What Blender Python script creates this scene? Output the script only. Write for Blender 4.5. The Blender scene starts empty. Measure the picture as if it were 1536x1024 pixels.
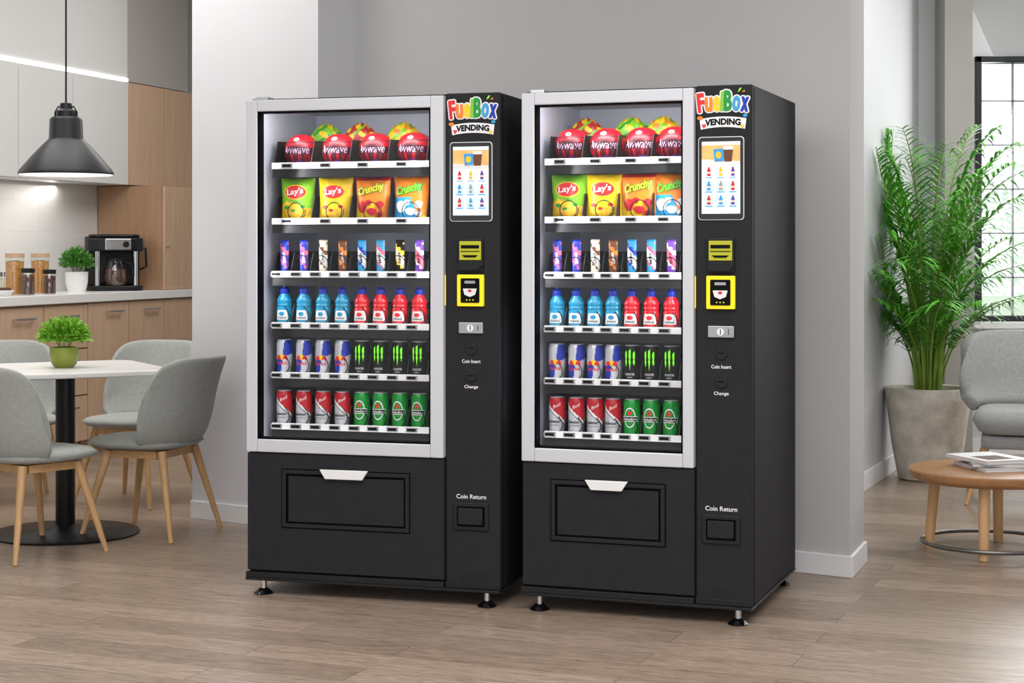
import bpy, bmesh, math, random
from mathutils import Vector, Matrix
random.seed(7)
S=bpy.context.scene
C=S.collection
F=2600.; HZ=375.; H=1.28
PI=math.pi
def P(px,py,Z): return Vector(((px-768)/F*Z, Z, H+(HZ-py)/F*Z))
def FL(px,py):
    Z=F*H/(py-HZ); return Vector(((px-768)/F*Z,Z,0))
# ------------------------------------------------------------ materials
def lin(c):
    c=c/255.
    return c/12.92 if c<=.04045 else ((c+.055)/1.055)**2.4
def L3(rgb): return (lin(rgb[0]),lin(rgb[1]),lin(rgb[2]),1)
def mk(name,rgb,rough=.5,metal=0,var=.05,scale=6,bump=0,bscale=60,emit=0,coat=0,stretch=None,alpha=None,sheen=0,spec=None):
    m=bpy.data.materials.new(name); m.use_nodes=True
    nt=m.node_tree; b=nt.nodes['Principled BSDF']
    tc=nt.nodes.new('ShaderNodeTexCoord'); mp=nt.nodes.new('ShaderNodeMapping')
    nt.links.new(tc.outputs['Object'],mp.inputs[0])
    if stretch: mp.inputs['Scale'].default_value=stretch
    n=nt.nodes.new('ShaderNodeTexNoise'); n.inputs['Scale'].default_value=scale; n.inputs['Detail'].default_value=4
    nt.links.new(mp.outputs[0],n.inputs['Vector'])
    cr=nt.nodes.new('ShaderNodeValToRGB')
    c=L3(rgb)
    cr.color_ramp.elements[0].position=.3; cr.color_ramp.elements[1].position=.7
    cr.color_ramp.elements[0].color=(c[0]*(1-var),c[1]*(1-var),c[2]*(1-var),1)
    cr.color_ramp.elements[1].color=(min(1,c[0]*(1+var)),min(1,c[1]*(1+var)),min(1,c[2]*(1+var)),1)
    nt.links.new(n.outputs['Fac'],cr.inputs[0]); nt.links.new(cr.outputs[0],b.inputs['Base Color'])
    b.inputs['Roughness'].default_value=rough; b.inputs['Metallic'].default_value=metal
    if spec is not None: b.inputs['Specular IOR Level'].default_value=spec
    if coat: b.inputs['Coat Weight'].default_value=coat
    if sheen: b.inputs['Sheen Weight'].default_value=sheen
    if emit:
        nt.links.new(cr.outputs[0],b.inputs['Emission Color']); b.inputs['Emission Strength'].default_value=emit
    if bump:
        n2=nt.nodes.new('ShaderNodeTexNoise'); n2.inputs['Scale'].default_value=bscale
        nt.links.new(mp.outputs[0],n2.inputs['Vector'])
        bp=nt.nodes.new('ShaderNodeBump'); bp.inputs['Strength'].default_value=bump; bp.inputs['Distance'].default_value=.01
        nt.links.new(n2.outputs['Fac'],bp.inputs['Height']); nt.links.new(bp.outputs[0],b.inputs['Normal'])
    return m
def glassmat(name,tint=(1,1,1,1),gloss=.06,rough=.02):
    m=bpy.data.materials.new(name); m.use_nodes=True; nt=m.node_tree
    for n in list(nt.nodes): nt.nodes.remove(n)
    o=nt.nodes.new('ShaderNodeOutputMaterial'); mx=nt.nodes.new('ShaderNodeMixShader')
    t=nt.nodes.new('ShaderNodeBsdfTransparent'); g=nt.nodes.new('ShaderNodeBsdfGlossy')
    t.inputs[0].default_value=tint; g.inputs['Roughness'].default_value=rough
    mx.inputs[0].default_value=gloss
    nt.links.new(t.outputs[0],mx.inputs[1]); nt.links.new(g.outputs[0],mx.inputs[2]); nt.links.new(mx.outputs[0],o.inputs[0])
    return m
def floormat():
    m=bpy.data.materials.new('wood_plank_floor'); m.use_nodes=True; nt=m.node_tree; b=nt.nodes['Principled BSDF']
    tc=nt.nodes.new('ShaderNodeTexCoord'); mp=nt.nodes.new('ShaderNodeMapping')
    mp.inputs['Rotation'].default_value=(0,0,math.radians(22))
    nt.links.new(tc.outputs['Object'],mp.inputs[0])
    br=nt.nodes.new('ShaderNodeTexBrick')
    br.inputs['Scale'].default_value=1; br.inputs['Brick Width'].default_value=1.2; br.inputs['Row Height'].default_value=.17
    br.inputs['Mortar Size'].default_value=.0018; br.inputs['Mortar Smooth'].default_value=.3
    br.offset=.37
    br.inputs['Color1'].default_value=L3((180,161,145)); br.inputs['Color2'].default_value=L3((154,136,120)); br.inputs['Mortar'].default_value=L3((116,100,88))
    nt.links.new(mp.outputs[0],br.inputs['Vector'])
    add=nt.nodes.new('ShaderNodeVectorMath'); add.operation='MULTIPLY_ADD'
    nt.links.new(br.outputs['Color'],add.inputs[0]); add.inputs[1].default_value=(60,60,0); nt.links.new(mp.outputs[0],add.inputs[2])
    mp2=nt.nodes.new('ShaderNodeMapping'); mp2.inputs['Scale'].default_value=(2.2,17,1)
    nt.links.new(add.outputs[0],mp2.inputs[0])
    n=nt.nodes.new('ShaderNodeTexNoise'); n.inputs['Scale'].default_value=2.2; n.inputs['Detail'].default_value=10; n.inputs['Roughness'].default_value=.72; n.inputs['Distortion'].default_value=2.2
    nt.links.new(mp2.outputs[0],n.inputs['Vector'])
    cr=nt.nodes.new('ShaderNodeValToRGB'); cr.color_ramp.elements[0].position=.37; cr.color_ramp.elements[1].position=.62
    cr.color_ramp.elements[0].color=(.52,.49,.46,1); cr.color_ramp.elements[1].color=(1.08,1.08,1.07,1)
    nt.links.new(n.outputs['Fac'],cr.inputs[0])
    mx=nt.nodes.new('ShaderNodeMixRGB'); mx.blend_type='MULTIPLY'; mx.inputs[0].default_value=.92
    nt.links.new(br.outputs['Color'],mx.inputs[1]); nt.links.new(cr.outputs[0],mx.inputs[2])
    wv=nt.nodes.new('ShaderNodeTexWave'); wv.bands_direction='Y'; wv.inputs['Scale'].default_value=1.1; wv.inputs['Distortion'].default_value=9; wv.inputs['Detail'].default_value=3; wv.inputs['Detail Scale'].default_value=.9
    nt.links.new(mp2.outputs[0],wv.inputs['Vector'])
    cr2=nt.nodes.new('ShaderNodeValToRGB'); cr2.color_ramp.elements[0].position=.0; cr2.color_ramp.elements[1].position=.35
    cr2.color_ramp.elements[0].color=(.76,.74,.72,1); cr2.color_ramp.elements[1].color=(1,1,1,1)
    nt.links.new(wv.outputs['Fac'],cr2.inputs[0])
    mx2=nt.nodes.new('ShaderNodeMixRGB'); mx2.blend_type='MULTIPLY'; mx2.inputs[0].default_value=.7
    nt.links.new(mx.outputs[0],mx2.inputs[1]); nt.links.new(cr2.outputs[0],mx2.inputs[2])
    nt.links.new(mx2.outputs[0],b.inputs['Base Color'])
    b.inputs['Roughness'].default_value=.32
    bp=nt.nodes.new('ShaderNodeBump'); bp.inputs['Strength'].default_value=.12; bp.inputs['Distance'].default_value=.004
    nt.links.new(n.outputs['Fac'],bp.inputs['Height']); nt.links.new(bp.outputs[0],b.inputs['Normal'])
    return m
def tilemat():
    m=bpy.data.materials.new('white_wall_tile'); m.use_nodes=True; nt=m.node_tree; b=nt.nodes['Principled BSDF']
    tc=nt.nodes.new('ShaderNodeTexCoord'); mp=nt.nodes.new('ShaderNodeMapping'); mp.inputs['Rotation'].default_value=(PI/2,0,0)
    nt.links.new(tc.outputs['Object'],mp.inputs[0])
    br=nt.nodes.new('ShaderNodeTexBrick'); br.offset=0
    br.inputs['Scale'].default_value=1; br.inputs['Brick Width'].default_value=.3; br.inputs['Row Height'].default_value=.2; br.inputs['Mortar Size'].default_value=.0015
    br.inputs['Color1'].default_value=L3((226,224,222)); br.inputs['Color2'].default_value=L3((223,221,219)); br.inputs['Mortar'].default_value=L3((208,206,204))
    nt.links.new(mp.outputs[0],br.inputs['Vector']); nt.links.new(br.outputs['Color'],b.inputs['Base Color']); b.inputs['Roughness'].default_value=.3
    return m
def woodmat(name,rgb,rough=.45,dark=.75,stretch=(18,18,1.2)):
    m=mk(name,rgb,rough,var=.05,scale=2,stretch=stretch)
    nt=m.node_tree
    cr=[n for n in nt.nodes if n.type=='VALTORGB'][0]; c=L3(rgb)
    cr.color_ramp.elements[0].color=(c[0]*dark,c[1]*dark*.97,c[2]*dark*.92,1)
    cr.color_ramp.elements[1].color=c
    nz=[n for n in nt.nodes if n.type=='TEX_NOISE'][0]; nz.inputs['Detail'].default_value=7; nz.inputs['Distortion'].default_value=.6
    return m
M={}
M['floor']=floormat(); M['tile']=tilemat()
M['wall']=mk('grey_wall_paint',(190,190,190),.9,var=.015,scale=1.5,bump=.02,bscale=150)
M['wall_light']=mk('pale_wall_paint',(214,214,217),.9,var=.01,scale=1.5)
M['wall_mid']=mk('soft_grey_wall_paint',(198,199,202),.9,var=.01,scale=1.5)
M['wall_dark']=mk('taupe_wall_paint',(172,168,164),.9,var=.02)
M['bar_grey']=mk('pale_glazing_bar',(150,154,160),.6,var=.02)
M['ceiling']=mk('white_ceiling_paint',(240,240,240),.9,var=.01)
M['base']=mk('white_trim_paint',(230,230,232),.5,var=.01)
M['black']=mk('black_powder_coat',(44,44,47),.65,var=.06,scale=30,bump=.03,bscale=600,spec=.10)
M['black2']=mk('black_plastic',(27,27,29),.4,var=.05,spec=.3)
M['groove']=mk('dark_groove',(6,6,7),.6,var=.03,spec=.05)
M['gloss']=mk('glossy_black_screen',(12,12,14),.12,var=.03)
M['silver']=mk('silver_painted_aluminium',(208,210,216),.4,metal=.05,var=.02,scale=3)
M['liner']=mk('grey_liner',(186,189,202),.4,metal=.1,var=.03)
M['chrome']=mk('chrome',(214,214,216),.18,metal=1,var=.03)
M['steel']=mk('brushed_steel',(170,170,172),.36,metal=.9,var=.06)
M['darksteel']=mk('dull_dark_steel',(128,126,124),.42,metal=.9,var=.06)
M['white']=mk('white_plastic',(238,238,238),.4,var=.02)
M['led']=mk('led_white',(255,255,255),.4,var=0,emit=1.8)
M['ledstrip']=mk('led_strip_white',(255,255,255),.4,var=0,emit=3.5)
M['glass']=glassmat('clear_pane',(1,1,1,1),.010)
M['glass2']=glassmat('clear_jar_glass',(0.93,0.96,0.95,1),.12)
M['yellow']=mk('bright_yellow',(250,226,20),.4,var=.02,emit=.25)
M['olive']=mk('olive_yellow',(176,176,20),.35,var=.05,emit=.15)
M['red']=mk('bright_red',(226,30,34),.32,var=.06,scale=25)
M['crimson']=mk('crimson_pack',(184,14,34),.34,var=.08,scale=25)
M['darkred']=mk('deep_red',(84,8,32),.38,var=.12,scale=25)
M['orange']=mk('orange',(240,132,24),.35,var=.08,scale=25)
M['lemon']=mk('lemon_yellow',(250,206,14),.35,var=.08,scale=25)
M['lime']=mk('lime_green',(130,200,30),.35,var=.07,scale=25)
M['green']=mk('bottle_green',(8,148,52),.28,metal=.1,var=.05)
M['brightgreen']=mk('acid_green',(120,235,20),.35,var=.04,emit=.5)
M['blue']=mk('royal_blue',(14,46,170),.3,metal=.1,var=.05)
M['sky']=mk('sky_blue',(50,160,215),.3,var=.06)
M['paleblue']=mk('pale_blue_tile',(196,220,232),.3,var=.02,emit=.4)
M['teal']=mk('drink_blue',(10,146,190),.2,var=.05,coat=.3)
M['capblue']=mk('cap_blue',(14,50,190),.35,var=.03)
M['drinkred']=mk('drink_red',(222,20,38),.2,var=.05,coat=.3)
M['cansilver']=mk('can_silver',(206,208,214),.3,metal=.3,var=.04)
M['ink']=mk('black_ink',(9,9,10),.5,var=.02,spec=.12)
M['canblack']=mk('black_can',(9,10,9),.35,var=.02,spec=.2)
M['purple']=mk('purple',(110,60,165),.35,var=.08,scale=30)
M['pink']=mk('pink',(232,96,124),.35,var=.08,scale=30)
M['lilac']=mk('pale_lilac',(212,184,212),.4,var=.08,scale=30)
M['brown']=mk('chocolate_brown',(110,60,34),.4,var=.12,scale=30)
M['cream']=mk('cream',(236,220,196),.45,var=.06,scale=30)
M['potato']=mk('crisp_yellow',(240,180,36),.5,var=.25,scale=90)
M['fabric']=mk('grey_green_fabric',(164,167,163),.95,var=.08,scale=60,bump=.3,bscale=400,sheen=.2)
M['fabric2']=mk('woven_grey_fabric',(160,161,160),.95,var=.12,scale=90,bump=.4,bscale=300,sheen=.2)
M['legwood']=woodmat('pale_oak_leg',(214,172,122),.45,.85,(20,20,2))
M['oak']=woodmat('oak_veneer',(206,174,146),.5,.86)
M['oakdark']=woodmat('oak_panel_dark',(178,140,108),.5,.84)
M['tablewood']=woodmat('oak_table_top',(178,130,88),.35,.74,(3,22,8))
M['gloss_white']=mk('white_gloss_door',(222,221,220),.25,var=.01)
M['worktop']=mk('white_worktop',(236,235,233),.3,var=.015,scale=20)
M['black_metal']=mk('black_metal',(30,32,35),.4,metal=.3,var=.05)
M['lampin']=mk('lamp_inside_white',(250,240,225),.5,var=0,emit=1.2)
M['concrete']=mk('concrete_pot',(206,199,189),.9,var=.24,scale=9,bump=.5,bscale=30)
M['soil']=mk('potting_soil',(60,44,32),.95,var=.3,scale=60)
M['leaf']=mk('palm_leaf_green',(92,170,52),.4,var=.45,scale=5)
M['leaf2']=mk('young_leaf_green',(132,190,56),.45,var=.35,scale=30)
M['leaf3']=mk('small_leaf_green',(84,146,56),.5,var=.35,scale=30)
M['stem']=mk('palm_stem_green',(130,160,60),.5,var=.2,scale=8)
M['potgreen']=mk('olive_green_pot',(140,150,60),.3,var=.1,scale=20)
M['pasta']=mk('amber_pasta',(206,140,60),.5,var=.25,scale=60)
M['nuts']=mk('dark_nuts',(86,52,36),.6,var=.35,scale=60)
M['screenw']=mk('display_white',(232,240,246),.3,var=.01,emit=.5)
M['screeno']=mk('display_amber',(216,170,100),.3,var=.15,scale=20,emit=.4)
M['screenb']=mk('display_blue',(50,140,200),.3,var=.05,emit=.4)
M['treeleaf']=mk('painted_haze_tree_leaf',(205,220,205),.8,var=.1,scale=2,emit=.35)  # outdoor haze painted in: washed-out leaf colour with a faint glow
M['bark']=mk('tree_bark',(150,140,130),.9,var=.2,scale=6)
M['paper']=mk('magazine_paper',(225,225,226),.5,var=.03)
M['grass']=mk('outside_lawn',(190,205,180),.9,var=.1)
# ------------------------------------------------------------ mesh builder
_tc={}
def tmesh(s,off):
    k=(s,off)
    if k in _tc: return _tc[k]
    cu=bpy.data.curves.new('t','FONT'); cu.body=s; cu.size=1; cu.offset=off; cu.align_x='CENTER'; cu.resolution_u=3
    ob=bpy.data.objects.new('t',cu); C.objects.link(ob); bpy.context.view_layer.update()
    dg=bpy.context.evaluated_depsgraph_get(); me=bpy.data.meshes.new_from_object(ob.evaluated_get(dg))
    vs=[v.co.copy() for v in me.vertices]; fs=[list(p.vertices) for p in me.polygons]
    bpy.data.objects.remove(ob); bpy.data.curves.remove(cu); bpy.data.meshes.remove(me)
    x0=min(v.x for v in vs);x1=max(v.x for v in vs);y0=min(v.y for v in vs);y1=max(v.y for v in vs)
    _tc[k]=([((v.x-(x0+x1)/2),(v.y-(y0+y1)/2)) for v in vs],fs,x1-x0,y1-y0)
    return _tc[k]
class MB:
    def __init__(s): s.bm=bmesh.new(); s.mi=0
    def face(s,vs,mi=None):
        try: f=s.bm.faces.new(vs)
        except ValueError: return None
        f.material_index=s.mi if mi is None else mi
        return f
    def v(s,p): return s.bm.verts.new(p)
    def box(s,x0,x1,y0,y1,z0,z1,X=None):
        ps=[Vector((x,y,z)) for z in (z0,z1) for y in (y0,y1) for x in (x0,x1)]
        if X is not None: ps=[X@p for p in ps]
        v=[s.v(p) for p in ps]
        for q in ((0,2,3,1),(4,5,7,6),(0,1,5,4),(2,6,7,3),(0,4,6,2),(1,3,7,5)): s.face([v[i] for i in q])
        return s
    def prism(s,poly,z0,z1,X=None):
        n=len(poly)
        a=[Vector((p[0],p[1],z0)) for p in poly]; b=[Vector((p[0],p[1],z1)) for p in poly]
        if X is not None: a=[X@p for p in a]; b=[X@p for p in b]
        a=[s.v(p) for p in a]; b=[s.v(p) for p in b]
        s.face(a[::-1]); s.face(b)
        for i in range(n): s.face([a[i],a[(i+1)%n],b[(i+1)%n],b[i]])
        return s
    def fprism(s,poly,y0,y1):   # polygon in x,z, thickness in y
        X=Matrix(((1,0,0,0),(0,0,1,0),(0,1,0,0),(0,0,0,1)))
        return s.prism(poly,y0,y1,X)
    def cyl(s,p0,p1,r0,r1=None,n=16):
        p0=Vector(p0);p1=Vector(p1); r1=r0 if r1 is None else r1
        d=(p1-p0).normalized(); a=d.orthogonal().normalized(); b=d.cross(a)
        A=[s.v(p0+(a*math.cos(t)+b*math.sin(t))*r0) for t in [2*PI*i/n for i in range(n)]]
        B=[s.v(p1+(a*math.cos(t)+b*math.sin(t))*r1) for t in [2*PI*i/n for i in range(n)]]
        s.face(A[::-1]); s.face(B)
        for i in range(n): s.face([A[i],A[(i+1)%n],B[(i+1)%n],B[i]])
        return s
    def tube(s,pts,r,n=6,closed=False):
        pts=[Vector(p) for p in pts]; rings=[]; N=len(pts); up=None
        rr=r if isinstance(r,(list,tuple)) else [r]*N
        for i,p in enumerate(pts):
            if closed: d=(pts[(i+1)%N]-pts[i-1]).normalized()
            else: d=(pts[min(i+1,N-1)]-pts[max(i-1,0)]).normalized()
            if up is None: a=d.orthogonal().normalized()
            else:
                a=up-d*up.dot(d)
                a=a.normalized() if a.length>1e-6 else d.orthogonal().normalized()
            up=a; b=d.cross(a)
            rings.append([s.v(p+(a*math.cos(2*PI*k/n)+b*math.sin(2*PI*k/n))*rr[i]) for k in range(n)])
        m=N if closed else N-1
        for i in range(m):
            A=rings[i];B=rings[(i+1)%N]
            for k in range(n): s.face([A[k],A[(k+1)%n],B[(k+1)%n],B[k]])
        if not closed: s.face(rings[0][::-1]); s.face(rings[-1])
        return s
    def lathe(s,prof,n=24,c=(0,0,0),fn=None):
        c=Vector(c); R=[]
        for r,z in prof:
            if r<1e-6: R.append([s.v(c+Vector((0,0,z)))])
            else: R.append([s.v(c+Vector((r*math.sin(2*PI*k/n),-r*math.cos(2*PI*k/n),z))) for k in range(n)])
        for i in range(len(R)-1):
            A,B=R[i],R[i+1]
            for k in range(n):
                k2=(k+1)%n
                if len(A)==1 and len(B)==1: continue
                if len(A)==1: q=[A[0],B[k2],B[k]]
                elif len(B)==1: q=[A[k],A[k2],B[0]]
                else: q=[A[k],A[k2],B[k2],B[k]]
                mi=None
                if fn:
                    a=2*PI*(k+.5)/n
                    if a>PI: a-=2*PI
                    mi=fn(a,(prof[i][1]+prof[i+1][1])/2)
                s.face(q,mi)
        return s
    def grid(s,fn,nu,nv,mfn=None):
        V=[[s.v(fn(i/nu,j/nv)) for j in range(nv+1)] for i in range(nu+1)]
        for i in range(nu):
            for j in range(nv):
                s.face([V[i][j],V[i+1][j],V[i+1][j+1],V[i][j+1]], mfn((i+.5)/nu,(j+.5)/nv) if mfn else None)
        return s
    def text(s,t,h,w,fn,off=0,mi=None):
        vs,fs,tw,th=tmesh(t,off)
        sy=h/th if h else w/tw
        sx=w/tw if w else sy
        V=[s.v(fn(x*sx,y*sy)) for x,y in vs]
        for f in fs: s.face([V[i] for i in f],mi)
        return s
    def poly(s,pts,fn,mi=None):
        s.face([s.v(fn(x,y)) for x,y in pts],mi); return s
    def build(s,name,mats,parent=None,smooth=False,bev=0,bseg=2,loc=None,rot=None,sub=0,solid=0,ang=.7,merge=False):
        if merge: bmesh.ops.remove_doubles(s.bm,verts=s.bm.verts,dist=1e-5)
        bmesh.ops.recalc_face_normals(s.bm,faces=s.bm.faces)
        me=bpy.data.meshes.new(name); s.bm.to_mesh(me); s.bm.free()
        if not isinstance(mats,(list,tuple)): mats=[mats]
        for m in mats: me.materials.append(M[m] if isinstance(m,str) else m)
        if smooth:
            me.polygons.foreach_set('use_smooth',[True]*len(me.polygons))
            if not sub: me.set_sharp_from_angle(angle=ang)
        o=bpy.data.objects.new(name,me); C.objects.link(o)
        if parent: o.parent=parent
        if loc is not None: o.location=loc
        if rot is not None: o.rotation_euler=rot
        if solid:
            d=o.modifiers.new('s','SOLIDIFY'); d.thickness=solid; d.offset=0
        if sub:
            d=o.modifiers.new('u','SUBSURF'); d.levels=sub; d.render_levels=sub
        if bev:
            d=o.modifiers.new('b','BEVEL'); d.width=bev; d.segments=bseg; d.limit_method='ANGLE'; d.angle_limit=.6
        return o
def rbox(w,h,r,n=5,cx=0,cy=0):
    pts=[]
    for sx,sy,a0 in ((1,1,0),(-1,1,PI/2),(-1,-1,PI),(1,-1,1.5*PI)):
        for i in range(n+1):
            a=a0+PI/2*i/n; pts.append((cx+sx*(w/2-r)+r*math.cos(a),cy+sy*(h/2-r)+r*math.sin(a)))
    return pts
def ellp(rx,ry,n=24,cx=0,cy=0): return [(cx+rx*math.cos(2*PI*i/n),cy+ry*math.sin(2*PI*i/n)) for i in range(n)]
def thing(name,label,cat,loc=(0,0,0),rz=0,group=None):
    o=bpy.data.objects.new(name,None); C.objects.link(o); o.empty_display_size=.1
    o.location=loc; o.rotation_euler=(0,0,rz); o['label']=label; o['category']=cat
    if group: o['group']=group
    return o
def tag(o,label,cat,group=None):
    o['label']=label; o['category']=cat
    if group: o['group']=group
    return o
def struct(o): o['kind']='structure'; return o
def dup(root,loc,rz,label,group=None):
    r=root.copy(); C.objects.link(r); r.location=loc; r.rotation_euler=(0,0,rz); r['label']=label
    if group: r['group']=group
    for ch in list(root.children):
        c=ch.copy(); C.objects.link(c); c.parent=r
        for g in list(ch.children):
            d=g.copy(); C.objects.link(d); d.parent=c
    return r
# frame with local x along (cos,-sin), local y into depth
class Fr:
    def __init__(s,ox,oy,th): s.ox,s.oy,s.th=ox,oy,th; s.c=math.cos(th); s.s=math.sin(th)
    def L(s,px,py=HZ,yo=0):
        rx=(px-768)/F; rz=(HZ-py)/F
        t=(yo+s.ox*s.s+s.oy*s.c)/(rx*s.s+s.c)
        return ((t*rx-s.ox)*s.c-(t-s.oy)*s.s, H+t*rz)
    def u(s,px,yo=0): return s.L(px,HZ,yo)[0]
    def W(s,x,y,z=0): return Vector((s.ox+x*s.c+y*s.s, s.oy-x*s.s+y*s.c, z))
ORD=['first','second','third','fourth','fifth','sixth','seventh','eighth']
# ------------------------------------------------------------ setting
CEIL=3.3
struct(MB().box(-7,8,-3,13.4,-.06,0).build('floor','floor'))
struct(MB().box(-7,8,-1.0,13.4,CEIL,CEIL+.1).build('ceiling','ceiling'))
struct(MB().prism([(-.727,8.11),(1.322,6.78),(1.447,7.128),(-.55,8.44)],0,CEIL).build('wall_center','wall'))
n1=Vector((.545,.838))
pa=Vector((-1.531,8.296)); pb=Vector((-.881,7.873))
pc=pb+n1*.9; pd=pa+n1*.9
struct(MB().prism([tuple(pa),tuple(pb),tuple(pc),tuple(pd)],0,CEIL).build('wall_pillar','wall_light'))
def bb(name,p,q,nrm,h=.085,t=.014):
    p=Vector(p);q=Vector(q);n=Vector(nrm).normalized()*t
    struct(MB().prism([tuple(p),tuple(q),tuple(q+n),tuple(p+n)],0,h).build(name,'base',bev=.003))
d1=(Vector((1.322,6.78))-Vector((-.727,8.11))).normalized(); no=Vector((d1.y,-d1.x)); no=no if no.y<0 else -no
bb('baseboard_center',(-.70,8.09),Vector((1.322,6.78))+d1*.014,no)
bb('baseboard_end',(1.322,6.78),(1.447,7.128),(.941,-.339))
bb('baseboard_pillar',pa,pb,no)
bb('baseboard_pillar_side',pb,pb+n1*.28,d1)
# right hand recess
w0=Vector((1.45,8.2)); w1=Vector((2.556,10.9)); wd=(w1-w0).normalized(); wn=Vector((wd.y,-wd.x))
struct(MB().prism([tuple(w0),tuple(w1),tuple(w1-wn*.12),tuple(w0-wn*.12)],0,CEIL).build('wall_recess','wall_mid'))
bb('baseboard_recess',w0,w1,wn,.1)
ZW=10.9; sW=F/ZW
wx0=(1462-768)/sW; wx1=wx0+2.2; wt=H+290/sW; wb=H-107/sW
m=MB(); m.box(2.4,wx0,ZW,ZW+.2,0,CEIL); m.box(wx1,8,ZW,ZW+.2,0,CEIL); m.box(wx0,wx1,ZW,ZW+.2,wt,CEIL); m.box(wx0,wx1,ZW,ZW+.2,0,wb)
struct(m.build('wall_window','wall_mid'))
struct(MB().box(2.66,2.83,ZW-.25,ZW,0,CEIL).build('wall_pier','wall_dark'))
struct(MB().box(2.55,8,ZW-.015,ZW,0,.1).build('baseboard_window','base'))
struct(MB().box(7.9,8,-1,13.4,0,CEIL).build('wall_right','wall_light'))
struct(MB().box(-7,2.4,13.2,13.3,0,CEIL).build('wall_back','wall'))
struct(MB().box(-7,-6.9,-1,13.4,0,CEIL).build('wall_left','wall_light'))
win=bpy.data.objects.new('window_1',None); C.objects.link(win); win['kind']='structure'; win.location=(wx0,ZW,wb)
ww=wx1-wx0; wh=wt-wb
m=MB(); t=.038
m.box(0,t,-.03,.08,0,wh); m.box(ww-t,ww,-.03,.08,0,wh); m.box(0,ww,-.03,.08,0,t); m.box(0,ww,-.03,.08,wh-t,wh)
m.build('window_frame','black_metal',win,bev=.004)
m=MB()
for i in range(1,9): m.box(i*ww/9-.0045,i*ww/9+.0045,.01,.03,t,wh-t)
for j in range(1,6): m.box(t,ww-t,.01,.03,wh*j/6-.0045,wh*j/6+.0045)
m.build('glazing_bars','bar_grey',win)
MB().box(t,ww-t,.035,.04,t,wh-t).build('pane','glass',win)
MB().box(-.03,ww,-.10,-.0,-.04,0).build('window_sill','base',win)
# outside
struct(MB().box(-4,20,13.45,60,-.4,-.3).build('ground_outside','grass'))
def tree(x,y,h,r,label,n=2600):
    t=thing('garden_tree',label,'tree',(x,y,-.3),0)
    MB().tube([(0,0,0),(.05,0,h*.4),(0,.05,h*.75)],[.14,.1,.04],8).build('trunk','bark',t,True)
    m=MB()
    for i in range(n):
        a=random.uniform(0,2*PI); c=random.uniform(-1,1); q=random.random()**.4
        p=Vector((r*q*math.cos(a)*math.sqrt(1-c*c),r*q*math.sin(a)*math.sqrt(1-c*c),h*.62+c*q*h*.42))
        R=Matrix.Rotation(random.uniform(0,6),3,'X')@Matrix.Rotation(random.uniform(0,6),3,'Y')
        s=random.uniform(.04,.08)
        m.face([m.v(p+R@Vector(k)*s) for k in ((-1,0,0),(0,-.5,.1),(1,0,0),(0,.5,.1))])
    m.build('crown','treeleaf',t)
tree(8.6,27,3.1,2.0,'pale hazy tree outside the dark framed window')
# ------------------------------------------------------------ kitchen
K=Fr(-2.93,9.92,-math.atan2(.952,.306))
kz=-K.th
def kthing(name,label,cat,a,y,z,group=None): return thing(name,label,cat,K.W(a,y,z),kz,group)
a_end=K.u(330)
struct(MB().box(-2.5,a_end,.52,.62,0,CEIL).build('wall_kitchen','tile',loc=K.W(0,0,0),rot=(0,0,kz)))
WT=1.01
o=MB().box(-2.0,a_end,-.02,.515,WT-.055,WT).build('worktop','worktop',bev=.004,loc=K.W(0,0,0),rot=(0,0,kz))
tag(o,'long white kitchen worktop carrying the coffee maker, jars and small plant','worktop')
seams=[-90,0,66,132,194,247,330]
lowlab=['oak base unit at the far left frame edge under the white worktop','oak drawer unit below the jars, left of the drawer unit under the plant',
 'oak drawer unit directly below the small white potted plant','oak base cupboard below the coffee maker, left one','oak base cupboard between the coffee maker unit and the last unit','oak base cupboard last in the row beside the pale pillar']
for i in range(6):
    a0,a1=K.u(seams[i]),K.u(seams[i+1]); w=a1-a0-.004
    t=kthing('base_cabinet',lowlab[i],'cabinet',a0+.002,0,0,'oak base cabinets under the worktop')
    m=MB(); m.box(0,w,.02,.5,.1,WT-.058); m.box(.01,w-.01,.06,.5,0,.1); m.build('body','oakdark',t)
    if i in(0,1,2):
        zs=[(.1,.38),(.385,.67),(.675,WT-.065)]
        for z0,z1 in zs:
            d=MB().box(.003,w-.003,0,.019,z0,z1-.004).build('drawer','oak',t,bev=.002)
            hw=.1 
            m=MB(); zc=z1-.07; m.box(w/2-hw,w/2+hw,-.03,-.02,zc-.006,zc+.006); m.box(w/2-hw,w/2-hw+.01,-.021,0,zc-.005,zc+.005); m.box(w/2+hw-.01,w/2+hw,-.021,0,zc-.005,zc+.005)
            m.build('handle','chrome',d)
    else:
        d=MB().box(.003,w-.003,0,.019,.1,WT-.065).build('door','oak',t,bev=.002)
        m=MB(); zc=WT-.12; x=w*.6; m.box(x-.09,x+.09,-.03,-.02,zc-.006,zc+.006); m.box(x-.09,x-.08,-.021,0,zc-.005,zc+.005); m.box(x+.08,x+.09,-.021,0,zc-.005,zc+.005)
        m.build('handle','chrome',d)
UY=.25
us=[(-110,28,'gloss_white'),(28,110,'gloss_white'),(110,193,'gloss_white'),(193,247,'oak'),(247,330,'oak')]
ul=['white gloss wall cupboard at the left frame edge','white gloss wall cupboard behind the black pendant lamp','white gloss wall cupboard touching the oak wall cupboards','oak wall cupboard next to the white cupboards','oak wall cupboard nearest the pale pillar']
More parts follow.
